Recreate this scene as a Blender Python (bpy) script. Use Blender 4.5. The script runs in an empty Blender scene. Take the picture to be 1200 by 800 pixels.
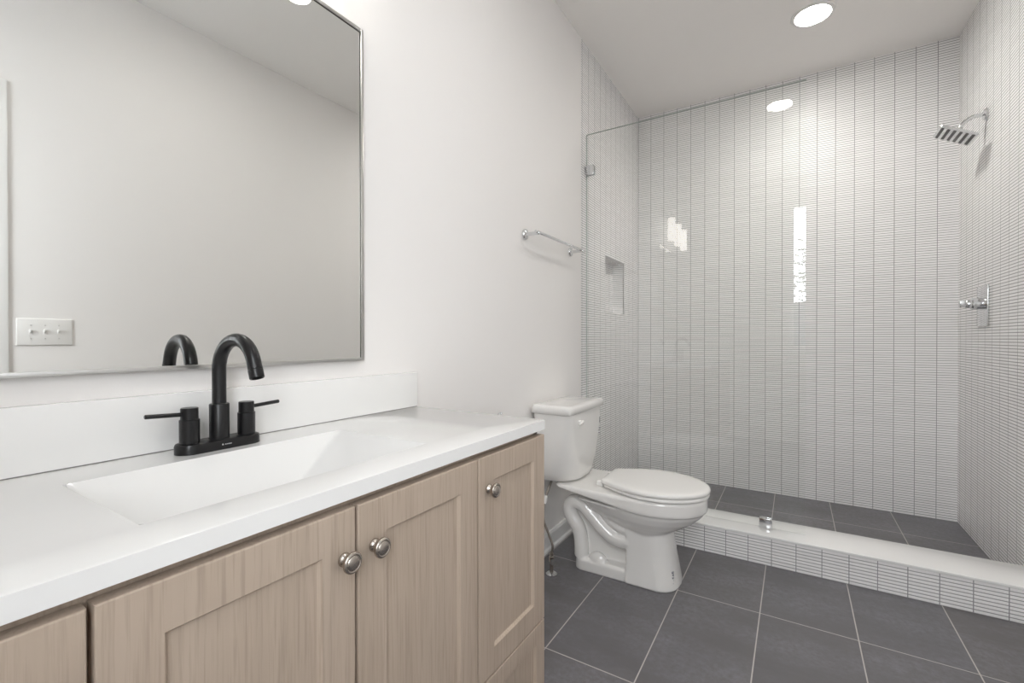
import bpy, bmesh, math, random
from mathutils import Vector, Matrix
random.seed(7)
PI = math.pi
C = bpy.context.scene.collection
scn = bpy.context.scene

# ------------------------------------------------------------------ camera, world, exposure
AX, BX = -1.0615, 0.8057          # left and right wall planes
YB, YF = 3.6095, -0.42            # back (shower) wall, wall with the window
ZC = 2.82                         # ceiling height
YC, YCI, ZCURB = 2.448, 2.672, 0.14
cam_d = bpy.data.cameras.new('camera')
cam = bpy.data.objects.new('camera', cam_d); C.objects.link(cam)
cam.location = (0, 0, 1.0676)
cam.rotation_euler = (PI/2 - 0.0058, 0.0006, 0.5564)
cam_d.sensor_width = 36; cam_d.lens = 532.894/1200*36
cam_d.clip_start = 0.02
scn.camera = cam

w = bpy.data.worlds.new('sky'); scn.world = w; w.use_nodes = True
WN = w.node_tree.nodes; WL = w.node_tree.links
bg = WN['Background']
bg.inputs['Color'].default_value = (0.955, 0.965, 1.0, 1)
bg.inputs['Strength'].default_value = 13.8
scn.view_settings.view_transform = 'Standard'
scn.view_settings.look = 'None'
scn.view_settings.gamma = 1
scn.view_settings.use_curve_mapping = False
scn.view_settings.exposure = 0.11
SHADE_E, LENS_E, LENS2_E, SPOT_W = 4.5, 96.0, 88.0, 32.0    # lamp glass brightness
scn.cycles.max_bounces = 14
scn.cycles.diffuse_bounces = 8
scn.cycles.glossy_bounces = 8
scn.cycles.transparent_max_bounces = 16
scn.cycles.sample_clamp_indirect = 6
scn.cycles.caustics_reflective = False
scn.cycles.use_adaptive_sampling = False

# ------------------------------------------------------------------ materials
def mat(name, col=(.8, .8, .8), rough=.5, metal=0.0, spec=.5, coat=0.0, emit=None, estr=0.0):
    m = bpy.data.materials.new(name); m.use_nodes = True
    b = m.node_tree.nodes['Principled BSDF']
    b.inputs['Base Color'].default_value = (*col, 1)
    b.inputs['Roughness'].default_value = rough
    b.inputs['Metallic'].default_value = metal
    b.inputs['Specular IOR Level'].default_value = spec
    b.inputs['Coat Weight'].default_value = coat
    b.inputs['Coat Roughness'].default_value = .05
    if emit:
        b.inputs['Emission Color'].default_value = (*emit, 1)
        b.inputs['Emission Strength'].default_value = estr
    return m
class NB:
    """small node builder"""
    def __init__(s, m): s.t = m.node_tree; s.N = s.t.nodes; s.L = s.t.links; s.b = s.N['Principled BSDF']
    def n(s, typ, **kw):
        x = s.N.new(typ)
        for k, v in kw.items(): setattr(x, k, v)
        return x
    def m(s, op, a, b=None, c=None):
        x = s.N.new('ShaderNodeMath'); x.operation = op
        for i, v in enumerate((a, b, c)):
            if v is None: continue
            if isinstance(v, (int, float)): x.inputs[i].default_value = v
            else: s.L.new(v, x.inputs[i])
        return x.outputs[0]
    def mix(s, f, a, b):
        x = s.N.new('ShaderNodeMix'); x.data_type = 'RGBA'
        for i, v in ((0, f), (6, a), (7, b)):
            if isinstance(v, (int, float)): x.inputs[i].default_value = v
            elif isinstance(v, tuple): x.inputs[i].default_value = (*v, 1)
            else: s.L.new(v, x.inputs[i])
        return x.outputs[2]
    def noise(s, scale, vec=None, detail=3, rough=.5):
        x = s.N.new('ShaderNodeTexNoise'); x.inputs['Scale'].default_value = scale
        x.inputs['Detail'].default_value = detail; x.inputs['Roughness'].default_value = rough
        if vec is not None: s.L.new(vec, x.inputs['Vector'])
        return x.outputs[0]
    def rng(s, v, a, b, c=0.0, d=1.0, smooth=False):
        x = s.N.new('ShaderNodeMapRange'); s.L.new(v, x.inputs[0])
        if smooth: x.interpolation_type = 'SMOOTHSTEP'
        for i, k in enumerate((a, b, c, d)): x.inputs[1+i].default_value = k
        return x.outputs[0]
    def bump(s, h, strength, dist):
        x = s.N.new('ShaderNodeBump'); x.inputs['Strength'].default_value = strength
        x.inputs['Distance'].default_value = dist; s.L.new(h, x.inputs['Height'])
        s.L.new(x.outputs[0], s.b.inputs['Normal'])
    def pos(s):
        x = s.N.new('ShaderNodeNewGeometry'); y = s.N.new('ShaderNodeSeparateXYZ')
        s.L.new(x.outputs['Position'], y.inputs[0]); return x, y

def paint(name, col, rough=.6):
    m = mat(name, col, rough, spec=.3); k = NB(m)
    tc = k.n('ShaderNodeTexCoord')
    k.bump(k.noise(260, tc.outputs['Object'], 2), .06, .002)
    return m

def strip_tile(name, axis, phase, pitch, rows=.0142, z0=0.0):
    """stacked columns of thin horizontal finger tiles with grey grout, on the plane that holds axis and z"""
    m = mat(name, (.8, .8, .8), .22, spec=.32); k = NB(m)
    g, p = k.pos()
    u = k.m('DIVIDE', k.m('SUBTRACT', p.outputs[axis], phase), pitch)
    v = k.m('DIVIDE', k.m('SUBTRACT', p.outputs[2], z0), rows)
    du = k.m('SUBTRACT', .5, k.m('ABSOLUTE', k.m('SUBTRACT', k.m('FRACT', u), .5)))   # 0 at a joint
    dv = k.m('SUBTRACT', .5, k.m('ABSOLUTE', k.m('SUBTRACT', k.m('FRACT', v), .5)))
    tu = k.rng(du, .0135, .0195); tv = k.rng(dv, .095, .135)
    t = k.m('MULTIPLY', tu, tv)
    cid = k.n('ShaderNodeCombineXYZ')
    k.L.new(k.m('FLOOR', u), cid.inputs[0]); k.L.new(k.m('FLOOR', v), cid.inputs[1])
    wn = k.n('ShaderNodeTexWhiteNoise'); wn.noise_dimensions = '2D'; k.L.new(cid.outputs[0], wn.inputs['Vector'])
    tile = k.mix(wn.outputs[0], (.89, .878, .876), (.95, .938, .936))
    k.L.new(k.mix(t, (.34, .338, .335), tile), k.b.inputs['Base Color'])
    k.L.new(k.rng(t, 0, 1, .8, .30), k.b.inputs['Roughness'])
    hu = k.rng(du, .010, .03, smooth=True); hv = k.rng(dv, .08, .26, smooth=True)
    k.bump(k.m('MULTIPLY', hu, hv), .35, .0012)
    return m

M = {}
M['wall'] = paint('white_wall_paint', (.868, .850, .834), .55)
M['ceiling'] = paint('ceiling_paint', (.88, .858, .832), .8)
M['trim'] = paint('white_trim_paint', (.87, .87, .86), .35)
M['tile_back'] = strip_tile('finger_tile_back', 0, .713, .0985)
M['tile_side'] = strip_tile('finger_tile_side', 1, 2.682, .0985)
M['tile_curb'] = strip_tile('finger_tile_curb', 0, .0072, .0977)

def floor_tile():
    m = mat('slate_floor_tile', (.1, .1, .1), .42); k = NB(m)
    g, p = k.pos()
    def dist(ax, ph, pitch):
        u = k.m('DIVIDE', k.m('SUBTRACT', p.outputs[ax], ph), pitch)
        return u, k.m('MULTIPLY', k.m('SUBTRACT', .5, k.m('ABSOLUTE', k.m('SUBTRACT', k.m('FRACT', u), .5))), pitch)
    u, du = dist(0, -.113, .308); v, dv = dist(1, 2.007, .6165)
    t = k.m('MULTIPLY', k.rng(du, .0014, .0024), k.rng(dv, .0014, .0024))
    cid = k.n('ShaderNodeCombineXYZ'); k.L.new(k.m('FLOOR', u), cid.inputs[0]); k.L.new(k.m('FLOOR', v), cid.inputs[1])
    wn = k.n('ShaderNodeTexWhiteNoise'); wn.noise_dimensions = '2D'; k.L.new(cid.outputs[0], wn.inputs['Vector'])
    off = k.n('ShaderNodeVectorMath'); off.operation = 'MULTIPLY_ADD'
    k.L.new(wn.outputs['Color'], off.inputs[0]); off.inputs[1].default_value = (9, 9, 9); k.L.new(g.outputs['Position'], off.inputs[2])
    sc = k.n('ShaderNodeMapping'); sc.inputs['Scale'].default_value = (1.6, 4.2, 1); k.L.new(off.outputs[0], sc.inputs[0])
    cloud = k.noise(1.6, sc.outputs[0], 6, .62)
    fine = k.noise(55, off.outputs[0], 4, .7)
    c1 = k.mix(k.rng(cloud, .35, .68), (.120, .113, .116), (.205, .201, .222))
    c2 = k.mix(k.rng(fine, .35, .7), c1, (.140, .132, .132))
    c3 = k.mix(k.m('MULTIPLY', wn.outputs[0], .35), c2, (.125, .128, .146))
    k.L.new(k.mix(t, (.52, .49, .47), c3), k.b.inputs['Base Color'])
    k.L.new(k.mix(t, (.8,)*3, k.rng(fine, .3, .7, .36, .5)), k.b.inputs['Roughness'])
    k.bump(k.m('ADD', k.m('MULTIPLY', t, 1.0), k.m('MULTIPLY', fine, .12)), .35, .0015)
    return m
M['floor'] = floor_tile()

def wood():
    m = mat('greige_oak_laminate', (.4, .3, .2), .5, spec=.35); k = NB(m)
    g, p = k.pos()
    mp = k.n('ShaderNodeMapping'); mp.inputs['Scale'].default_value = (30, 30, 1.5); k.L.new(g.outputs['Position'], mp.inputs[0])
    mp2 = k.n('ShaderNodeMapping'); mp2.inputs['Scale'].default_value = (210, 210, 7); k.L.new(g.outputs['Position'], mp2.inputs[0])
    mp3 = k.n('ShaderNodeMapping'); mp3.inputs['Scale'].default_value = (6, 6, .5); k.L.new(g.outputs['Position'], mp3.inputs[0])
    a = k.noise(1, mp.outputs[0], 4, .55); b = k.noise(1, mp2.outputs[0], 3, .6); c = k.noise(1, mp3.outputs[0], 2)
    base = k.mix(k.rng(a, .3, .7), (.45, .366, .290), (.515, .424, .342))
    base = k.mix(k.m('MULTIPLY', k.rng(b, .48, .70), .55), base, (.33, .258, .198))
    base = k.mix(k.m('MULTIPLY', k.rng(c, .35, .7), .25), base, (.44, .345, .275))
    k.L.new(base, k.b.inputs['Base Color'])
    k.bump(b, .10, .0006)
    return m
M['wood'] = wood()
M['cabinet_dark'] = mat('shadowed_cabinet_board', (.22, .16, .12), .7)
M['marble'] = mat('white_cultured_marble', (.86, .86, .85), .12, spec=.5, coat=.3)
M['black'] = mat('matte_black_metal', (.007, .007, .008), .30, metal=0.0, spec=.45, coat=0.0)
M['ceramic'] = mat('white_vitreous_china', (.80, .79, .77), .08, spec=.5, coat=.4)
M['plastic'] = mat('white_plastic', (.83, .82, .80), .22, spec=.5)
M['chrome'] = mat('polished_chrome', (.74, .75, .76), .09, metal=1)
M['nickel'] = mat('brushed_nickel', (.50, .455, .41), .27, metal=1)
M['steel'] = mat('brushed_steel_frame', (.66, .655, .64), .28, metal=1)
M['mirror'] = mat('silvered_mirror', (.90, .91, .895), .0, metal=1)
M['frame_dark'] = mat('dark_inner_lip', (.10, .095, .085), .4, metal=1)
M['braid'] = mat('braided_hose_metal', (.33, .30, .27), .4, metal=1)
M['dark_rubber'] = mat('dark_nozzle_rubber', (.15, .15, .15), .6)
M['ink'] = mat('grey_print', (.36, .36, .38), .6)
M['socket'] = mat('grey_lamp_socket', (.06, .06, .058), .6)
M['mark'] = mat('pale_logo_print', (.55, .55, .55), .5)
M['gap'] = mat('seam_shadow', (.25, .24, .23), .8)
M['shade'] = mat('lit_frosted_shade', (.9, .9, .88), .4, emit=(1.0, .955, .89), estr=SHADE_E)
M['lens'] = mat('lit_lamp_lens', (.9, .9, .9), .4, emit=(1.0, .97, .92), estr=LENS_E)
M['lens_dim'] = mat('dimmer_lamp_lens', (.9, .9, .9), .4, emit=(1.0, .97, .92), estr=LENS2_E)
M['lamp_trim'] = mat('lamp_trim_white', (.80, .79, .77), .4)
M['bark'] = mat('tree_bark', (.12, .09, .06), .9)
M['fence'] = mat('weathered_dark_fence', (.075, .08, .085), .9)
M['edge'] = mat('green_glass_edge', (.60, .65, .62), .25)
M['ground'] = mat('pale_gravel', (.34, .37, .40), .95)
def leafmat():
    m = mat('dark_green_leaves', (.03, .06, .025), .6); k = NB(m)
    g, p = k.pos()
    k.L.new(k.mix(k.rng(k.noise(5, g.outputs['Position']), .35, .65), (.02, .045, .02), (.07, .11, .045)), k.b.inputs['Base Color'])
    return m
M['leaf'] = leafmat()

def glassmat(name, tint, edge=False):
    m = bpy.data.materials.new(name); m.use_nodes = True
    N = m.node_tree.nodes; L = m.node_tree.links
    for x in list(N): N.remove(x)
    out = N.new('ShaderNodeOutputMaterial'); tr = N.new('ShaderNodeBsdfTransparent'); gl = N.new('ShaderNodeBsdfGlossy')
    mx = N.new('ShaderNodeMixShader'); fr = N.new('ShaderNodeFresnel'); ge = N.new('ShaderNodeNewGeometry'); mr = N.new('ShaderNodeMapRange')
    tr.inputs[0].default_value = (*tint, 1); gl.inputs['Roughness'].default_value = 0.0; gl.inputs['Color'].default_value = (1, 1, 1, 1)
    mr.inputs[3].default_value = 1.5; mr.inputs[4].default_value = 1/1.5
    L.new(ge.outputs['Backfacing'], mr.inputs[0]); L.new(mr.outputs[0], fr.inputs[0])
    L.new(fr.outputs[0], mx.inputs[0]); L.new(tr.outputs[0], mx.inputs[1]); L.new(gl.outputs[0], mx.inputs[2])
    L.new(mx.outputs[0], out.inputs[0])
    return m
M['glass'] = glassmat('clear_shower_glass', (.985, .990, .985))
M['pane'] = glassmat('clear_window_glass', (.97, .98, .98))

# ------------------------------------------------------------------ mesh helpers
def bx(bm, x0, x1, y0, y1, z0, z1, bev=0.0, seg=2):
    n0 = len(bm.verts)
    r = bmesh.ops.create_cube(bm, size=1)
    vs = r['verts']
    for v in vs:
        v.co = Vector(((x0+x1)/2 + v.co.x*(x1-x0), (y0+y1)/2 + v.co.y*(y1-y0), (z0+z1)/2 + v.co.z*(z1-z0)))
    if bev > 0:
        es = list({e for v in vs for e in v.link_edges})
        bmesh.ops.bevel(bm, geom=es, offset=bev, segments=seg, affect='EDGES', profile=.5)
def loft(bm, secs, cap=True, closed=True):
    rows = [[bm.verts.new(p) for p in s] for s in secs]
    n = len(rows[0])
    for a, b in zip(rows[:-1], rows[1:]):
        for i in range(n if closed else n-1):
            j = (i+1) % n
            bm.faces.new((a[i], a[j], b[j], b[i]))
    if cap:
        bm.faces.new(list(reversed(rows[0]))); bm.faces.new(rows[-1])
def lathe(bm, prof, origin, axis, n=32, cap=True):
    """prof: (radius, distance along axis)"""
    axis = Vector(axis).normalized(); q = axis.to_track_quat('Z', 'Y').to_matrix()
    o = Vector(origin)
    secs = [[o + q @ Vector((r*math.cos(2*PI*i/n), r*math.sin(2*PI*i/n), h)) for i in range(n)] for r, h in prof]
    loft(bm, secs, cap)
def tube(bm, pts, rad, n=16, cap=True):
    pts = [Vector(p) for p in pts]
    rads = rad if isinstance(rad, (list, tuple)) else [rad]*len(pts)
    secs = []; ref = None
    for i, p in enumerate(pts):
        t = (pts[min(i+1, len(pts)-1)] - pts[max(i-1, 0)]).normalized()
        if ref is None:
            ref = Vector((0, 0, 1)) if abs(t.z) < .9 else Vector((0, 1, 0))
        u = (ref - t*ref.dot(t)).normalized(); v = t.cross(u); ref = u
        secs.append([p + (u*math.cos(2*PI*k/n) + v*math.sin(2*PI*k/n))*rads[i] for k in range(n)])
    loft(bm, secs, cap)
def smooth_path(ctrl, n=8):
    """Catmull-Rom through the control points"""
    P = [Vector(c) for c in ctrl]; P = [P[0]*2-P[1]] + P + [P[-1]*2-P[-2]]
    out = []
    for i in range(1, len(P)-2):
        for k in range(n):
            t = k/n; a, b, c, d = P[i-1:i+3]
            out.append(.5*((2*b) + (c-a)*t + (2*a-5*b+4*c-d)*t*t + (3*b-a-3*c+d)*t**3))
    out.append(P[-2]); return out
def rrect(cx, cy, hx, hy, r, z, n=6):
    r = min(r, hx*.999, hy*.999); out = []
    for k, (sx, sy) in enumerate(((1, 1), (-1, 1), (-1, -1), (1, -1))):
        for i in range(n+1):
            a = PI/2*k + PI/2*i/n
            out.append((cx + sx*(hx-r) + r*math.cos(a), cy + sy*(hy-r) + r*math.sin(a), z))
    return out
def obj(name, bm, m, parent=None, smooth=True, angle=35):
    bmesh.ops.recalc_face_normals(bm, faces=bm.faces[:])
    off = Vector((0, 0, 0)); p = parent
    while p is not None: off += p.location; p = p.parent
    me = bpy.data.meshes.new(name)
    for v in bm.verts: v.co -= off
    bm.to_mesh(me); bm.free()
    me.materials.append(m)
    if smooth:
        for f in me.polygons: f.use_smooth = True
        try: me.set_sharp_from_angle(angle=math.radians(angle))
        except Exception: pass
    o = bpy.data.objects.new(name, me); C.objects.link(o)
    if parent: o.parent = parent
    return o
def B(): return bmesh.new()
def box(name, dims, m, parent=None, bev=0.0, seg=2):
    b = B(); bx(b, *dims, bev=bev, seg=seg); return obj(name, b, m, parent)
def struct(o, label=None):
    o['kind'] = 'structure'
    if label: o['label'] = label
    return o
def thing(name, label, cat, loc, group=None):
    o = bpy.data.objects.new(name, None); C.objects.link(o); o.location = loc
    o.empty_display_size = .05
    o['label'] = label; o['category'] = cat
    if group: o['group'] = group
    return o
def tag(o, label, cat, group=None):
    o['label'] = label; o['category'] = cat
    if group: o['group'] = group
    return o

# ------------------------------------------------------------------ the room
T = .12
struct(box('floor', (AX-T, BX+T, YF-T, YB+T, -.10, 0), M['floor']), 'dark slate tile floor with pale grout')
struct(box('ceiling', (AX-T, BX+T, YF-T, YB+T, ZC, ZC+.1), M['ceiling']), 'plain off white ceiling')
struct(box('wall_left', (AX-T, AX, YF-T, YC+.022, 0, ZC), M['wall']), 'white painted wall behind the vanity and toilet')
struct(box('wall_right', (BX, BX+T, YF-T, YC+.022, 0, ZC), M['wall']), 'white painted wall facing the mirror')
# tiled shower walls
NY0, NY1, NZ0, NZ1, ND = 2.866, 3.252, 1.245, 1.617, .083
b = B()
y0 = YC+.022
bx(b, AX-T, AX, y0, NY0, 0, ZC); bx(b, AX-T, AX, NY1, YB+T, 0, ZC)
bx(b, AX-T, AX, NY0, NY1, 0, NZ0); bx(b, AX-T, AX, NY0, NY1, NZ1, ZC); bx(b, AX-T, AX-ND, NY0, NY1, NZ0, NZ1)
o = struct(obj('wall_left_shower', b, M['tile_side'], smooth=False), 'white finger tile wall of the shower with a recessed niche')
struct(box('wall_right_shower', (BX, BX+T, YC+.022, YB+T, 0, ZC), M['tile_side']), 'white finger tile wall carrying the shower head')
struct(box('wall_back', (AX, BX, YB, YB+T, 0, ZC), M['tile_back']), 'white finger tile back wall of the shower')
# niche edge strips
b = B()
for (a0, a1, c0, c1) in ((NY0-.003, NY0, NZ0, NZ1), (NY1, NY1+.003, NZ0, NZ1), (NY0-.003, NY1+.003, NZ1, NZ1+.004), (NY0-.003, NY1+.003, NZ0-.004, NZ0)):
    bx(b, AX-.004, AX+.0015, a0, a1, c0, c1)
struct(obj('trim_3', b, M['trim']), 'thin edging round the shower niche')
# curb
b = B(); bx(b, AX, BX, YC, YCI, 0, ZCURB-.012)
curb = struct(obj('shower_curb', b, M['tile_curb'], smooth=False), 'low shower curb faced with white finger tiles')
cp = box('curb_cap', (AX, BX, YC-.006, YCI+.006, ZCURB-.012, ZCURB), M['marble'], curb, .002)
# front wall with the window opening
WX0, WX1, WZ0, WZ1 = -.040, .56, .965, 2.46
b = B()
bx(b, AX, WX0, YF-T, YF, 0, ZC); bx(b, WX1, BX, YF-T, YF, 0, ZC)
bx(b, WX0, WX1, YF-T, YF, 0, WZ0); bx(b, WX0, WX1, YF-T, YF, WZ1, ZC)
struct(obj('wall_front', b, M['wall'], smooth=False), 'white painted wall around the tall window')
b = B(); f = .035
bx(b, WX0-f, WX0, YF, YF+.016, WZ0-f, WZ1+f, .002); bx(b, WX1, WX1+f, YF, YF+.016, WZ0-f, WZ1+f, .002)
bx(b, WX0, WX1, YF, YF+.016, WZ1, WZ1+f, .002); bx(b, WX0, WX1, YF, YF+.016, WZ0-f, WZ0, .002)
for (p, q, r, s) in ((WX0, WX0+.03, WZ0, WZ1), (WX1-.03, WX1, WZ0, WZ1), (WX0+.03, WX1-.03, WZ0, WZ0+.03), (WX0+.03, WX1-.03, WZ1-.03, WZ1)):
    bx(b, p, q, YF-.09, YF-.045, r, s, .002)
win = struct(obj('window_1', b, M['trim']), 'tall white framed window')
pb = B(); bx(pb, WX0+.03, WX1-.03, YF-.072, YF-.066, WZ0+.03, WZ1-.03)
obj('window_pane', pb, M['pane'], win, smooth=False)
pl = bpy.data.lights.new('window_portal', 'AREA'); pl.shape = 'RECTANGLE'; pl.size = WX1-WX0; pl.size_y = WZ1-WZ0
pl.cycles.is_portal = True
po = bpy.data.objects.new('window_portal', pl); C.objects.link(po)
po.location = ((WX0+WX1)/2, YF-.10, (WZ0+WZ1)/2); po.rotation_euler = (PI/2, 0, 0)
# baseboards
def baseboard(name, y0, y1, x, sgn):
    b = B()
    prof = [(0, 0), (.020, 0), (.020, .012), (.013, .020), (.013, .078), (.008, .090), (0, .090)]
    loft(b, [[(x + sgn*p, y, z) for p, z in prof] for y in (y0, y1)])
    return struct(obj(name, b, M['trim'], angle=20), 'white painted baseboard')
baseboard('baseboard_left', 1.10, YC-.002, AX, 1)
baseboard('baseboard_right', .526, YC-.002, BX, -1)
# door on the right wall, seen only in the mirror
b = B()
bx(b, BX-.011, BX, .437, .522, 0, 2.19, .003); bx(b, BX-.011, BX, YF+.002, .437, 2.105, 2.19, .003)
struct(obj('trim_1', b, M['trim']), 'white door casing')
b = B()
bx(b, BX-.006, BX, YF+.03, .437, .006, 2.105)
dr = struct(obj('door_1', b, M['trim']), 'white panelled door')
for z0, z1 in ((.20, .95), (1.10, 1.95)):
    b = B()
    for (p, q, r, s) in ((-.26, -.25, z0, z1), (.30, .31, z0, z1), (-.25, .30, z0, z0+.01), (-.25, .30, z1-.01, z1)):
        bx(b, BX-.014, BX-.009, p, q, r, s, .001)
    obj('panel_moulding', b, M['trim'], dr)
b = B(); lathe(b, [(.026, 0), (.026, .006), (.010, .010), (.010, .035), (.026, .045), (.027, .06), (.016, .07)], (BX-.010, -.30, .95), (-1, 0, 0)); obj('door_knob', b, M['nickel'], dr)

# outside
struct(box('ground', (-14, 14, -22, YF-T-.02, -.35, -.25), M['ground']), 'pale gravel yard beyond the window')
tr = thing('tree', 'leafy dark green tree in the yard beyond the window', 'tree', (.5, -6.2, -.25))
b = B(); tube(b, smooth_path([(.5, -6.2, -.25), (.53, -6.2, .6), (.48, -6.18, 1.4), (.52, -6.2, 2.3)], 5), [.11]*5+[.09]*5+[.06]*6, 10); obj('trunk', b, M['bark'], tr)
b = B()
for i in range(750):
    c = Vector((random.gauss(0, .55), random.gauss(0, .5), random.gauss(0, .30)))
    if c.length > 1.1: c *= 1.1/c.length
    c += Vector((.55, -6.2, 2.42)); s = random.uniform(.05, .10)
    R_ = Matrix.Rotation(random.uniform(0, 6.3), 3, 'Z') @ Matrix.Rotation(random.uniform(-1, 1), 3, 'X')
    vs = [b.verts.new(c + R_ @ Vector(q)*s) for q in ((-1, 0, 0), (-.2, -.4, .05), (1, 0, -.1), (-.2, .4, .05))]
    b.faces.new(vs)
obj('foliage', b, M['leaf'], tr, smooth=False)

fe = thing('fence', 'dark grey board fence at the end of the yard beyond the window', 'fence', (.3, -8, -.25))
b = B()
for i in range(60):
    x = -4.2 + i*.15
    bx(b, x, x+.150, -8.02, -8.0, -.2, 1.95 + .01*(i % 3))
obj('boards', b, M['fence'], fe, smooth=False)
for z in (.15, 1.55): box('rail', (-4.2, 4.8, -8.0, -7.95, z, z+.09), M['fence'], fe)
for k in range(5): box('post', (-4.2+k*2.2, -4.1+k*2.2, -8.12, -8.02, -.25, 1.9), M['fence'], fe)

# ------------------------------------------------------------------ vanity cabinet
XF = -.578                       # door faces
VY0, VY1 = -.155, 1.094
van = thing('vanity_cabinet', 'greige oak bathroom vanity cabinet with shaker doors under white countertop', 'cabinet', (-.82, .47, 0))
b = B()
bx(b, AX+.003, XF-.022, VY1-.018, VY1, 0, .822); bx(b, AX+.003, XF-.022, VY0, VY0+.018, 0, .822)
bx(b, AX+.003, XF-.10, VY0+.018, VY1-.018, .10, .118)
bx(b, AX+.003, AX+.012, VY0+.018, VY1-.018, .118, .822)
# face frame
ys = [VY0, .157, .472, .792, VY1]
bx(b, XF-.040, XF-.022, VY0, VY1, .775, .822, .001); bx(b, XF-.040, XF-.022, VY0, VY1, .10, .135, .001)
for yy in (.157, .792): bx(b, XF-.040, XF-.022, yy-.02, yy+.02, .135, .775)
bx(b, XF-.040, XF-.022, VY1-.02, VY1, .135, .775); bx(b, XF-.040, XF-.022, VY0, VY0+.02, .135, .775)
obj('carcass', b, M['wood'], van, smooth=False)
box('toe_kick', (XF-.095, XF-.080, VY0+.018, VY1-.018, 0, .10), M['wood'], van)
def shaker(name, y0, y1, z0, z1, rail=.058, dep=.007):
    """five piece door front: flat frame with a sharp recess round the centre panel"""
    b = B(); xb = XF-.020
    e = .0018
    def ring(x, i): return [b.verts.new((x, y0+i, z0+i)), b.verts.new((x, y1-i, z0+i)), b.verts.new((x, y1-i, z1-i)), b.verts.new((x, y0+i, z1-i))]
    rs = [ring(xb, 0), ring(XF-e, 0), ring(XF-e*.3, e*.3), ring(XF, e), ring(XF, rail), ring(XF-.0015, rail+.001), ring(XF-dep, rail+.0045)]
    for a, c in zip(rs[:-1], rs[1:]):
        for i in range(4): b.faces.new((a[i], a[(i+1) % 4], c[(i+1) % 4], c[i]))
    b.faces.new(rs[-1]); b.faces.new(list(reversed(rs[0])))
    return obj(name, b, M['wood'], van, smooth=False)
KN = [(.0085, 0), (.0105, .0015), (.0105, .004), (.0085, .006), (.0065, .010), (.0065, .013), (.0095, .016), (.0145, .0175), (.0160, .0195), (.0160, .0225), (.0148, .0240),
      (.0128, .0246), (.0118, .0238), (.0110, .0238), (.0100, .0250), (.0070, .0262), (.003, .0268)]
def knob(parent, y, z):
    b = B(); lathe(b, KN, (XF-.0002, y, z), (1, 0, 0), 32); o = obj('knob', b, M['nickel'], parent, angle=50); o['label'] = 'round brushed nickel knob'; return o
G = .0028
d1 = shaker('door', VY0, .157-G, .310, .808); knob(d1, .157-.03, .735)
dw1 = shaker('drawer', VY0, .157-G, .105, .306, .045); knob(dw1, 0.0, .205)
d2 = shaker('door', .157+G, .472-G, .105, .808); knob(d2, .447, .735)
d3 = shaker('door', .472+G, .792-G, .105, .808); knob(d3, .505, .735)
d4 = shaker('door', .792+G, VY1+.002, .310, .808); knob(d4, .829, .735)
dw2 = shaker('drawer', .792+G, VY1+.002, .105, .306, .045); knob(dw2, .945, .205)

# ------------------------------------------------------------------ countertop with moulded basin
ct = thing('vanity_countertop', 'glossy white countertop with a moulded rectangular sink on the oak vanity', 'countertop', (-.82, .47, .822))
SX0, SX1, SY0, SY1 = -.935, -.655, .222, .712
CX0, CX1, CY0, CY1, ZB, ZT = AX+.001, -.577, VY0-.004, 1.0956, .822, .8484
b = B()
NXC, NYC = 60, 120
def ease(t): t = max(0, min(1, t)); return t*t*(3-2*t)
def depth(x, y):
    """basin: steep back and ends, long shallow slope from the front lip"""
    if not (SX0 < x < SX1 and SY0 < y < SY1): return 0.0
    D = .090
    t = [D, (x-SX0)/.062*D, (SX1-x)/.045*D, (y-SY0)/.055*D, (SY1-y)/.165*D]
    kk = 260.0
    return max(0.0, -math.log(sum(math.exp(-kk*q) for q in t))/kk + math.log(2)/kk*(1-min(1, min(t)/.004)))
def spread(v0, v1, s0, s1, n):
    return [v0] + [v0+.004] + [s0 - .002] + [s0 + (s1-s0)*i/n for i in range(n+1)] + [s1+.002] + [v1-.004] + [v1]
xs = spread(CX0, CX1, SX0, SX1, 56); yl = spread(CY0, CY1, SY0, SY1, 98)
def topz(x, y):
    z = ZT - depth(x, y)
    if x > CX1-.0005 or y > CY1-.0005 or y < CY0+.0005: z -= .0016
    return z
grid = [[b.verts.new((x, y, topz(x, y))) for y in yl] for x in xs]
for i in range(len(xs)-1):
    for j in range(len(yl)-1):
        b.faces.new((grid[i][j], grid[i+1][j], grid[i+1][j+1], grid[i][j+1]))
ring_t = [grid[i][0] for i in range(len(xs))] + [grid[-1][j] for j in range(1, len(yl))] + [grid[i][-1] for i in range(len(xs)-2, -1, -1)] + [grid[0][j] for j in range(len(yl)-2, 0, -1)]
ring_b = [b.verts.new((v.co.x, v.co.y, ZB)) for v in ring_t]
for i in range(len(ring_t)):
    j = (i+1) % len(ring_t); b.faces.new((ring_t[i], ring_b[i], ring_b[j], ring_t[j]))
obj('countertop_slab', b, M['marble'], ct, angle=24)
b = B(); zd = ZT - .0850
lathe(b, [(.028, 0), (.028, .003), (.022, .005), (.020, .002), (.006, .002), (.005, .006), (.001, .007)], (-.800, .467, zd-.002), (0, 0, 1)); obj('drain', b, M['black'], ct)
bs = tag(box('backsplash', (AX+.001, AX+.0195, CY0, 1.094, ZT+.0016, .960), M['marble'], None, .002), 'long white backsplash strip between countertop and mirror', 'backsplash')
b = B(); bx(b, AX+.002, AX+.0180, CY0+.001, 1.093, ZT-.001, ZT+.0018); obj('seam_shade_strip', b, M['gap'], bs)  # dark strip, shade of the gap under the backsplash put in as colour

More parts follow.
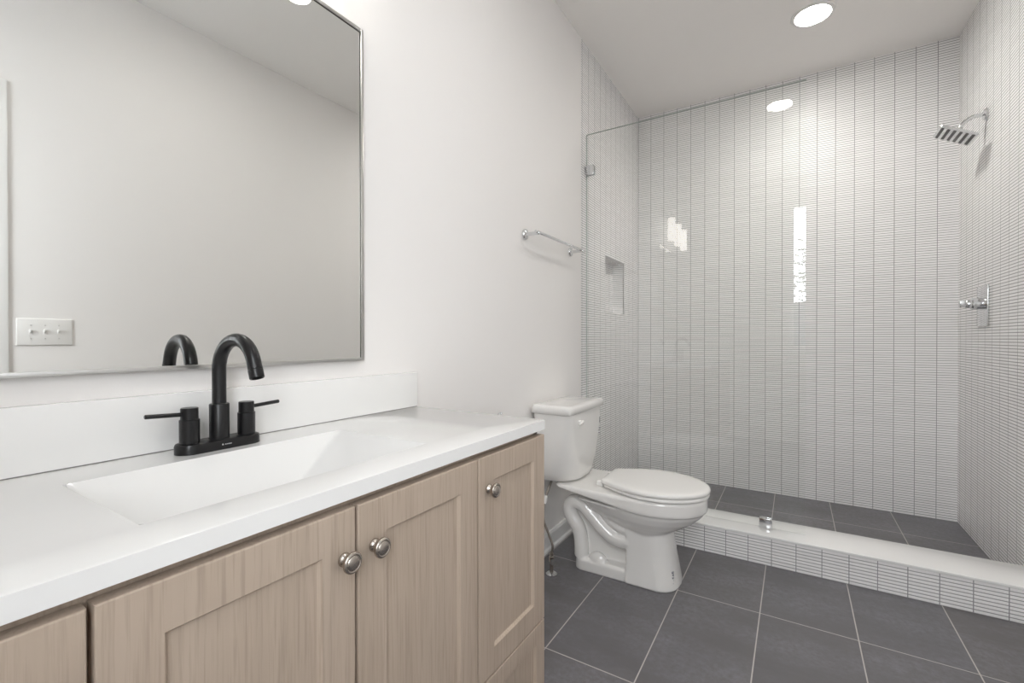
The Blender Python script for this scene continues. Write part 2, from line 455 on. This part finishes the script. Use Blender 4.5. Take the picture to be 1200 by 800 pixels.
# ------------------------------------------------------------------ faucet
FX, FY = -.990, .4685
fa = thing('faucet', 'matte black two handle gooseneck faucet on the white countertop', 'faucet', (FX, FY, ZT))
b = B()
secs = []
for z, i in ((0, 0), (.014, 0), (.018, .0015), (.0195, .005)):
    secs.append(rrect(FX, FY, .0265-i, .078-i, .0262-i, ZT+z, 10))
loft(b, secs); obj('base_plate', b, M['black'], fa)
b = B()
R_ = .060; zc = 1.006; sw_ = math.radians(3)
path = [(FX, FY, ZT+.07)] + [(FX, FY, ZT+.07+(zc-ZT-.07)*k/4) for k in range(1, 5)]
def arc_pt(h, z): return (FX + h*math.cos(sw_), FY + h*math.sin(sw_), z)
for k in range(1, 25):
    a = PI - (PI-math.radians(18))*k/24
    path.append(arc_pt(R_+R_*math.cos(a), zc+R_*math.sin(a)))
h0, z0_ = R_+R_*math.cos(math.radians(18)), zc+R_*math.sin(math.radians(18))
for k in (1, 2): path.append(arc_pt(h0 + .0075*k*math.sin(math.radians(18)), z0_ - .0075*k*math.cos(math.radians(18))))
end = Vector(path[-1]); dr_ = (Vector(path[-1])-Vector(path[-2])).normalized()
tube(b, path, .0127, 24)
sp = obj('spout', b, M['black'], fa, angle=40)
b = B(); lathe(b, [(.0129, 0), (.0131, .001), (.0131, .016), (.0118, .0175), (.010, .0165), (.0098, .010)], end+dr_*.0008, dr_, 24); obj('aerator', b, M['black'], sp)
b = B(); lathe(b, [(.0188, 0), (.0188, .001), (.0178, .002), (.0178, .068), (.0170, .0695), (.0128, .070)], (FX, FY, ZT+.0195), (0, 0, 1)); obj('spout_sleeve', b, M['black'], fa)
for s in (-1, 1):
    hy = FY + s*.0535
    b = B(); lathe(b, [(.0168, 0), (.0168, .0445), (.0150, .0455), (.0150, .047), (.0147, .047), (.0147, .0665), (.0138, .0675), (.002, .0678)], (FX, hy, ZT+.0195), (0, 0, 1))
    h = obj('handle', b, M['black'], fa)
    b = B(); lathe(b, [(.0040, 0), (.0040, .0585), (.0032, .0595)], (FX, hy+s*.012, ZT+.0195+.056), (0, s, .06), 16); obj('lever', b, M['black'], h)
b = B()
xm = FX+.0266
lathe(b, [(.0018, 0), (.0012, .0006)], (xm-.0002, FY-.006, ZT+.010), (1, 0, 0), 12)
for k, (dy, ww) in enumerate(((-.002, .0022), (.0012, .0016), (.0038, .0022), (.0068, .0018), (.0092, .0012))):
    bx(b, xm-.0003, xm+.0004, FY+dy, FY+dy+ww, ZT+.0090, ZT+.0108)
obj('logo_mark', b, M['mark'], fa)

# ------------------------------------------------------------------ mirror
MY0, MY1, MZ0, MZ1 = .044, .8805, 1.0062, 1.9455
mi = thing('wall_mirror', 'large rectangular wall mirror in thin steel frame above the vanity', 'mirror', (AX, .46, MZ0))
b = B(); fw, fd = .0085, .0165
for (p, q, r, s) in ((MY0, MY0+fw, MZ0, MZ1), (MY1-fw, MY1, MZ0, MZ1), (MY0+fw, MY1-fw, MZ0, MZ0+fw), (MY0+fw, MY1-fw, MZ1-fw, MZ1)):
    bx(b, AX+.001, AX+fd, p, q, r, s, .0008)
obj('frame', b, M['steel'], mi)
b = B(); iw = .0010
for (p, q, r, s) in ((MY1-fw-iw, MY1-fw, MZ0+fw, MZ1-fw), (MY0+fw, MY1-fw, MZ1-fw-iw, MZ1-fw)):
    bx(b, AX+.0125, AX+fd-.003, p, q, r, s)
obj('frame_lip', b, M['frame_dark'], mi)
b = B(); bx(b, AX+.003, AX+.012, MY0+fw-.001, MY1-fw+.001, MZ0+fw-.001, MZ1-fw+.001); obj('mirror_glass', b, M['mirror'], mi, smooth=False)

# ------------------------------------------------------------------ vanity light
vl = thing('vanity_light', 'chrome bar wall light with lit white cylinder shades above the mirror', 'wall lamp', (AX, .46, 2.2))
b = B(); bx(b, AX+.001, AX+.026, .10, .82, 2.215, 2.285, .004); obj('back_plate', b, M['chrome'], vl)
for y in (.73, .46, .19):
    xs_ = AX+.0865
    b = B(); tube(b, smooth_path([(AX+.026, y, 2.25), (AX+.06, y, 2.25), (xs_, y, 2.24), (xs_, y, 2.205)], 5), .007, 12); obj('arm', b, M['chrome'], vl)
    b = B(); lathe(b, [(.010, .03), (.026, .026), (.030, .012), (.030, -.006), (.024, -.010), (.024, -.012)], (xs_, y, 2.185), (0, 0, 1)); obj('shade_holder', b, M['chrome'], vl)
    b = B(); n = 36
    prof = [(.0325, 2.185), (.0325, 1.980), (.0315, 1.978), (.0285, 1.978), (.0278, 1.980), (.0278, 2.174)]
    loft(b, [[(xs_+r*math.cos(2*PI*i/n), y+r*math.sin(2*PI*i/n), z) for i in range(n)] for r, z in prof], cap=False)
    sh = obj('lamp_shade', b, M['shade'], vl)
    b = B(); lathe(b, [(.0150, .0), (.0165, .004), (.0165, .19), (.012, .20)], (xs_, y, 1.984), (0, 0, 1), 20); obj('socket', b, M['socket'], sh)

# ------------------------------------------------------------------ recessed ceiling lights
def downlight(x, y, label, e, watts=0):
    t = thing('ceiling_light', label, 'ceiling light', (x, y, ZC), 'recessed ceiling lights')
    b = B(); n = 48
    prof = [(.078, -.006), (.080, -.008), (.098, -.006), (.101, 0), (.0, 0)]
    prof = [(.0815, -.0005), (.0815, -.006), (.085, -.009), (.100, -.006), (.104, -.0002)]
    loft(b, [[(x+r*math.cos(2*PI*i/n), y+r*math.sin(2*PI*i/n), ZC+z) for i in range(n)] for r, z in prof], cap=False)
    obj('trim_ring', b, M['lamp_trim'], t)
    b = B(); lathe(b, [(.0812, .0), (.0812, -.0035), (.06, -.0045), (.002, -.005)], (x, y, ZC-.0005), (0, 0, 1), 48); obj('lens', b, e, t)
    if watts:
        l = bpy.data.lights.new('downlight_beam', 'SPOT'); l.energy = watts; l.color = (1.0, .97, .92)
        l.spot_size = math.radians(150); l.spot_blend = 1.0; l.shadow_soft_size = .07
        lo = bpy.data.objects.new('downlight_beam', l); C.objects.link(lo); lo.parent = t; lo.location = (0, 0, -.012)
downlight(.078, 2.955, 'lit round recessed ceiling light over the shower', M['lens'], SPOT_W)
downlight(-.10, 1.137, 'lit round recessed ceiling light over the room, reflected in the shower glass', M['lens_dim'])

# ------------------------------------------------------------------ light switch (seen in the mirror)
sw = thing('light_switch', 'white triple toggle light switch beside the door casing', 'light switch', (BX, .635, 1.04))
b = B(); bx(b, BX-.006, BX, .545, .728, 1.040, 1.160, .003, 3); obj('switch_plate', b, M['plastic'], sw)
for k in (-1, 0, 1):
    y = .636 + k*.046
    b = B(); bx(b, BX-.0075, BX-.005, y-.006, y+.006, 1.088, 1.113, .001)
    loft(b, [[(BX-.006, y-.004, 1.095), (BX-.006, y+.004, 1.095), (BX-.006, y+.004, 1.106), (BX-.006, y-.004, 1.106)],
             [(BX-.019, y-.003, 1.106), (BX-.019, y+.003, 1.106), (BX-.019, y+.003, 1.113), (BX-.019, y-.003, 1.113)]])
    obj('toggle', b, M['plastic'], sw)
    for z in (1.070, 1.130):
        b = B(); lathe(b, [(.003, 0), (.003, .0012), (.001, .0016)], (BX-.0058, y, z), (-1, 0, 0), 12)
        obj('screw', b, M['steel'], sw)

# ------------------------------------------------------------------ towel bar
tb = thing('towel_bar', 'slim chrome towel bar on the white wall above the toilet', 'towel bar', (AX, 2.07, 1.55))
for y in (1.818, 2.318):
    b = B(); lathe(b, [(.0245, 0), (.0245, .004), (.021, .009), (.012, .012), (.009, .014), (.008, .06), (.0095, .064), (.0095, .074), (.007, .078)], (AX+.0005, y, 1.549), (1, 0, 0)); obj('bracket', b, M['chrome'], tb)
b = B(); lathe(b, [(.0065, 0), (.0072, .002), (.0072, .546), (.0065, .548)], (AX+.068, 1.800, 1.553), (0, 1, 0), 20); obj('bar', b, M['chrome'], tb)
# paper holder peeping over the countertop
tp = thing('toilet_paper_holder', 'small chrome paper holder on the wall just beyond the countertop', 'paper holder', (AX, 1.60, .72))
b = B(); lathe(b, [(.022, 0), (.022, .005), (.012, .010), (.008, .014), (.008, .05)], (AX+.0005, 1.605, .735), (1, 0, 0)); obj('bracket', b, M['chrome'], tp)
b = B(); tube(b, smooth_path([(AX+.045, 1.605, .735), (AX+.062, 1.605, .735), (AX+.066, 1.59, .735), (AX+.066, 1.46, .735)], 5), .007, 12); obj('arm', b, M['chrome'], tp)

# ------------------------------------------------------------------ toilet
TY = 2.057
to = thing('toilet', 'white two piece toilet with closed lid between vanity and shower', 'toilet', (-.65, TY, 0))
def outline(x0, a, bw, xb, wb, rb, z, inset=0.0, n=30, pw=1.7):
    """elongated seat outline: half ellipse in front of x0, sides narrowing to half width wb at xb with rounded back corners"""
    a -= inset; bw -= inset; wb -= inset; xb += inset; rb = min(rb, wb*.9)
    half = []
    for i in range(n+1):
        t = PI/2*i/n
        half.append((x0 + a*math.cos(t), bw*math.sin(t)))
    m = 14
    for i in range(1, m+1):
        t = i/m; x = x0 + (xb+rb-x0)*t
        half.append((x, bw - (bw-wb)*t**pw))
    k = 6
    for i in range(1, k+1):
        t = PI/2*i/k
        half.append((xb+rb - rb*math.sin(t), wb - rb + rb*math.cos(t)))
    pts = [(x, TY+y, z) for x, y in half] + [(x, TY-y, z) for x, y in reversed(half[1:])]
    return pts
def remesh(o, vox, it=6):
    m = o.modifiers.new('remesh', 'REMESH'); m.mode = 'VOXEL'; m.voxel_size = vox; m.use_smooth_shade = True
    s = o.modifiers.new('smooth', 'SMOOTH'); s.factor = .5; s.iterations = it
# bowl with rim, deck, pedestal, foot and visible trapway
b = B()
secs = []
for z, ins in ((.333, .010), (.336, .002), (.342, 0), (.385, 0), (.393, .003), (.396, .009)):
    o_ = outline(-.535, .225, .180, -.955, .168, .05, z, ins)
    if z < .38: o_ = [(x, y, zz + max(0, -.56-x)/.395*.050) for x, y, zz in o_]
    secs.append(o_)
loft(b, secs)
secs = []
for z, x0, a, bw, xb, wb in ((.340, -.535, .217, .172, -.86, .140), (.318, -.535, .208, .166, -.83, .125), (.290, -.540, .186, .154, -.80, .115), (.262, -.545, .150, .137, -.755, .10), (.240, -.55, .115, .118, -.71, .09), (.222, -.55, .085, .10, -.67, .08), (.205, -.55, .07, .09, -.65, .075)):
    secs.append(outline(x0, a, bw, xb, wb, .04, z))
loft(b, secs)
# pedestal
secs = []
for z, xf, hw in ((0, -.416, .116), (.006, -.414, .118), (.05, -.421, .112), (.14, -.438, .103), (.235, -.452, .098)):
    x0 = xf-.10
    pts = []
    for i in range(21):
        t = -PI/2 + PI*i/20
        pts.append((x0 + .10*math.cos(t)**.8 if abs(math.cos(t)) > 1e-6 else x0, TY+hw*math.copysign(abs(math.sin(t))**.85, math.sin(t)), z))
    pts += [(-.628, TY+hw, z), (-.628, TY-hw, z)]
    secs.append(pts)
loft(b, secs)
# foot plinth
secs = []
for z, ins in ((0, 0), (.045, .002), (.055, .010)):
    secs.append(rrect(-.735, TY, .145-ins, .112-ins, .05, z, 8))
loft(b, secs)
# centre web and rear leg
secs = []
for z, xb, hw in ((.04, -.872, .045), (.12, -.890, .042), (.20, -.902, .040), (.27, -.870, .040), (.33, -.82, .045)):
    secs.append([(xb, TY-hw, z), (-.60, TY-hw, z), (-.60, TY+hw, z), (xb, TY+hw, z)])
loft(b, secs)
for s in (-1, 1):
    yt = TY + s*.072
    P = [(-.62, .166), (-.69, .168), (-.745, .205), (-.80, .255), (-.845, .292), (-.885, .298), (-.908, .272), (-.902, .232), (-.872, .190), (-.856, .150), (-.850, .10), (-.850, .05)]
    tube(b, smooth_path([(x, yt, z) for x, z in P], 5), .0335, 16)
    P = [(-.62, .212), (-.68, .228), (-.73, .268), (-.765, .318), (-.79, .355)]
    tube(b, smooth_path([(x, TY+s*.075, z) for x, z in P], 5), .022, 14)
    r = bmesh.ops.create_uvsphere(b, u_segments=16, v_segments=10, radius=1)
    for v in r['verts']: v.co = Vector((-.765 + v.co.x*.045, TY + s*.082 + v.co.y*.026, .052 + v.co.z*.040))
bowl = obj('bowl', b, M['ceramic'], to)
remesh(bowl, .0042, 4)
# seat and lid
b = B(); secs = []
for z, ins in ((.3965, .016), (.4015, .012), (.4025, .001), (.4115, 0), (.4145, .004)):
    secs.append(outline(-.530, .228, .184, -.735, .115, .03, z, ins))
loft(b, secs); obj('seat', b, M['plastic'], to, angle=60)
b = B(); secs = []
for z, ins in ((.4165, .004), (.4190, 0), (.428, 0), (.4335, .003), (.4365, .010), (.4385, .026), (.4395, .05), (.4400, .08)):
    secs.append(outline(-.530, .230, .186, -.745, .118, .03, z, ins))
loft(b, secs); obj('lid', b, M['plastic'], to, angle=60)
b = B()
b.free()
for s in (-1, 1):
    b = B(); bx(b, -.770, -.738, TY+s*.075-.018, TY+s*.075+.018, .396, .420, .006, 3)
    obj('hinge', b, M['plastic'], to)
# tank
b = B(); secs = []
def tsec(z, hy, xfr, xbk, r):
    """rounded tank section with a slightly bowed front"""
    pts = []; n = 10
    for sx, sy, rr in ((1, 1, r), (-1, 1, .03), (-1, -1, .03), (1, -1, r)):
        q = {(1, 1): 0, (-1, 1): 1, (-1, -1): 2, (1, -1): 3}[(sx, sy)]
        cx = (xfr if sx > 0 else xbk) - sx*rr
        for i in range(n+1):
            a = PI/2*q + PI/2*i/n
            pts.append((cx + rr*math.cos(a), TY + sy*(hy-rr) + rr*math.sin(a), z))
    return [(x + (.010*(1-((y-TY)/hy)**2) if x > (xfr+xbk)/2 else 0), y, zz) for x, y, zz in pts]
for z, hy, xf_, xbk, r in ((.398, .140, -.885, -1.030, .11), (.402, .158, -.875, -1.036, .12), (.412, .172, -.866, -1.040, .13), (.440, .184, -.860, -1.042, .125), (.480, .190, -.857, -1.043, .105), (.540, .195, -.856, -1.044, .075), (.62, .199, -.855, -1.044, .05), (.724, .203, -.854, -1.044, .036)):
    secs.append(tsec(z, hy, xf_, xbk, r))
loft(b, secs); tk = obj('tank', b, M['ceramic'], to, angle=70)
b = B(); secs = []
for z, ins in ((.7225, .006), (.7255, 0), (.750, 0), (.757, .003), (.7610, .009), (.763, .022)):
    secs.append(tsec(z, .216-ins, -.843-ins, -1.050+ins, .030))
loft(b, secs); obj('tank_lid', b, M['ceramic'], to, angle=70)
b = B(); lathe(b, [(.010, 0), (.011, .006), (.009, .010), (.007, .018)], (-.852, 1.960, .680), (1, 0, 0), 20)
tube(b, smooth_path([(-.836, 1.965, .682), (-.834, 1.952, .681), (-.833, 1.935, .678), (-.834, 1.918, .675)], 5), [.009]*5+[.007]*5+[.005]*6, 12)
obj('flush_lever', b, M['plastic'], to)
for k, (dy, z, wy, hz) in enumerate(((0, .668, .004, .030), (-.008, .640, .008, .004), (.004, .636, .006, .008), (-.006, .627, .010, .005), (-.010, .617, .006, .004), (.002, .614, .008, .004))):
    b = B(); bx(b, -.8552, -.8538+.0035, 2.222+dy, 2.222+dy+wy, z-.03, z-.03+hz)
    obj('printed_mark', b, M['ink'], to)
# small printed mark low on the pedestal front
for k in range(5):
    z = .030 + k*.011
    px, py = -.4365, TY-.066
    b = B(); bx(b, px-.004, px+.004, py-.006+(.004 if k % 2 else 0), py+.006, z, z+.006)
    obj('printed_mark', b, M['ink'], to)

# ------------------------------------------------------------------ water supply by the toilet
sv = thing('shutoff_valve', 'small metal water shutoff valve with braided hose beside the toilet', 'valve', (-.937, 1.846, 0))
b = B(); lathe(b, [(.026, 0), (.026, .002), (.018, .008), (.010, .010)], (-.937, 1.846, 0), (0, 0, 1)); obj('escutcheon', b, M['chrome'], sv)
b = B(); lathe(b, [(.008, 0), (.008, .045), (.012, .047), (.012, .070), (.009, .072), (.009, .085)], (-.937, 1.846, .009), (0, 0, 1), 16); obj('valve_body', b, M['nickel'], sv)
b = B(); lathe(b, [(.004, 0), (.004, .014), (.012, .015), (.012, .024), (.006, .026)], (-.930, 1.838, .066), (.6, -.8, 0), 16); obj('valve_handle', b, M['dark_rubber'], sv)
b = B(); tube(b, smooth_path([(-.937, 1.846, .092), (-.932, 1.846, .13), (-.955, 1.852, .175), (-.985, 1.858, .235), (-.990, 1.880, .31), (-.985, 1.925, .375), (-.985, 1.96, .405)], 6), .0055, 10); obj('hose', b, M['braid'], sv)
b = B(); lathe(b, [(.011, 0), (.012, .004), (.012, .035), (.008, .038)], (-.990, 1.875, .30), (0.05, .35, 1), 12); obj('coupling_nut', b, M['plastic'], sv)

# ------------------------------------------------------------------ shower glass
YG = 2.552
GZ1 = 2.284
sg = thing('shower_glass_panel', 'frameless clear glass panel standing on the shower curb', 'shower screen', ((AX+.04)/2, YG, ZCURB))
b = B(); bx(b, AX+.004, .043, YG-.005, YG+.005, ZCURB+.001, GZ1); obj('glass_sheet', b, M['glass'], sg, smooth=False)
b = B(); bx(b, AX+.001, .043, YG-.005, YG+.005, GZ1, GZ1+.0012); bx(b, AX+.001, AX+.004, YG-.005, YG+.005, ZCURB+.001, GZ1)
e = obj('polished_edge', b, M['edge'], sg, smooth=False); e['label'] = 'greenish polished glass edge'
b = B(); bx(b, AX+.0005, AX+.050, YG-.016, YG-.0055, 2.040, 2.098, .002); bx(b, AX+.0005, AX+.050, YG+.0055, YG+.016, 2.040, 2.098, .002)
obj('clamp', b, M['chrome'], sg)
b = B(); bx(b, -.147, -.091, YG-.016, YG-.0055, ZCURB+.0005, .188, .002); bx(b, -.147, -.091, YG+.0055, YG+.016, ZCURB+.0005, .188, .002)
obj('clamp', b, M['chrome'], sg)

# ------------------------------------------------------------------ shower head and valve
sh = thing('showerhead', 'square chrome shower head on a curved arm from the tiled wall', 'shower head', (BX, 3.165, 2.18))
b = B(); lathe(b, [(.031, 0), (.031, .003), (.026, .010), (.014, .014), (.011, .016)], (BX-.0005, 3.165, 2.180), (-1, 0, 0)); obj('flange', b, M['chrome'], sh)
HC = Vector((.6885, 3.165, 2.098)); tl = math.radians(28)
nrm = Vector((-math.sin(tl), 0, -math.cos(tl))); ex = Vector((math.cos(tl), 0, -math.sin(tl)))
top = HC - nrm*.045
b = B(); tube(b, smooth_path([(BX-.01, 3.165, 2.180), (BX-.045, 3.165, 2.180), (BX-.075, 3.165, 2.165), tuple(top - nrm*.012), tuple(top)], 8), .0098, 14); obj('arm', b, M['chrome'], sh)
b = B(); lathe(b, [(.010, 0), (.014, .008), (.015, .016), (.012, .024), (.020, .034), (.030, .038)], top, nrm, 20); obj('swivel_joint', b, M['chrome'], sh)
def plate(bm, h, d0, d1, cx=0, cy=0, hx=None, hy=None, r=.012):
    hx = hx or h; hy = hy or h
    secs = []
    for d, i in ((d0, .002), (d0+.001, 0), (d1-.001, 0), (d1, .002)):
        secs.append([HC + ex*p[0] + Vector((0, 1, 0))*p[1] + nrm*d for p in rrect(cx, cy, hx-i, hy-i, r, 0, 5)])
    loft(bm, secs)
b = B(); plate(b, .080, -.009, 0.0); hd = obj('spray_head', b, M['chrome'], sh, angle=50)
for k in range(6):
    b = B(); plate(b, .01, -.001, .0022, (k-2.5)*.0255, 0, .0065, .066, .005); obj('nozzle_strip', b, M['dark_rubber'], hd)
vv = thing('shower_valve', 'rectangular chrome shower valve with short lever on the tiled wall', 'shower valve', (BX, 3.19, 1.13))
b = B(); bx(b, BX-.008, BX-.0003, 3.113, 3.265, 1.130, 1.333, .003, 3); obj('valve_plate', b, M['chrome'], vv)
b = B(); lathe(b, [(.030, 0), (.030, .036), (.027, .040), (.022, .041), (.022, .056), (.020, .060), (.002, .061)], (BX-.007, 3.19, 1.243), (-1, 0, 0)); hb = obj('valve_hub', b, M['chrome'], vv)
b = B(); bx(b, BX-.092, BX-.066, 3.178, 3.202, 1.226, 1.262, .004, 3); obj('valve_lever', b, M['chrome'], vv)
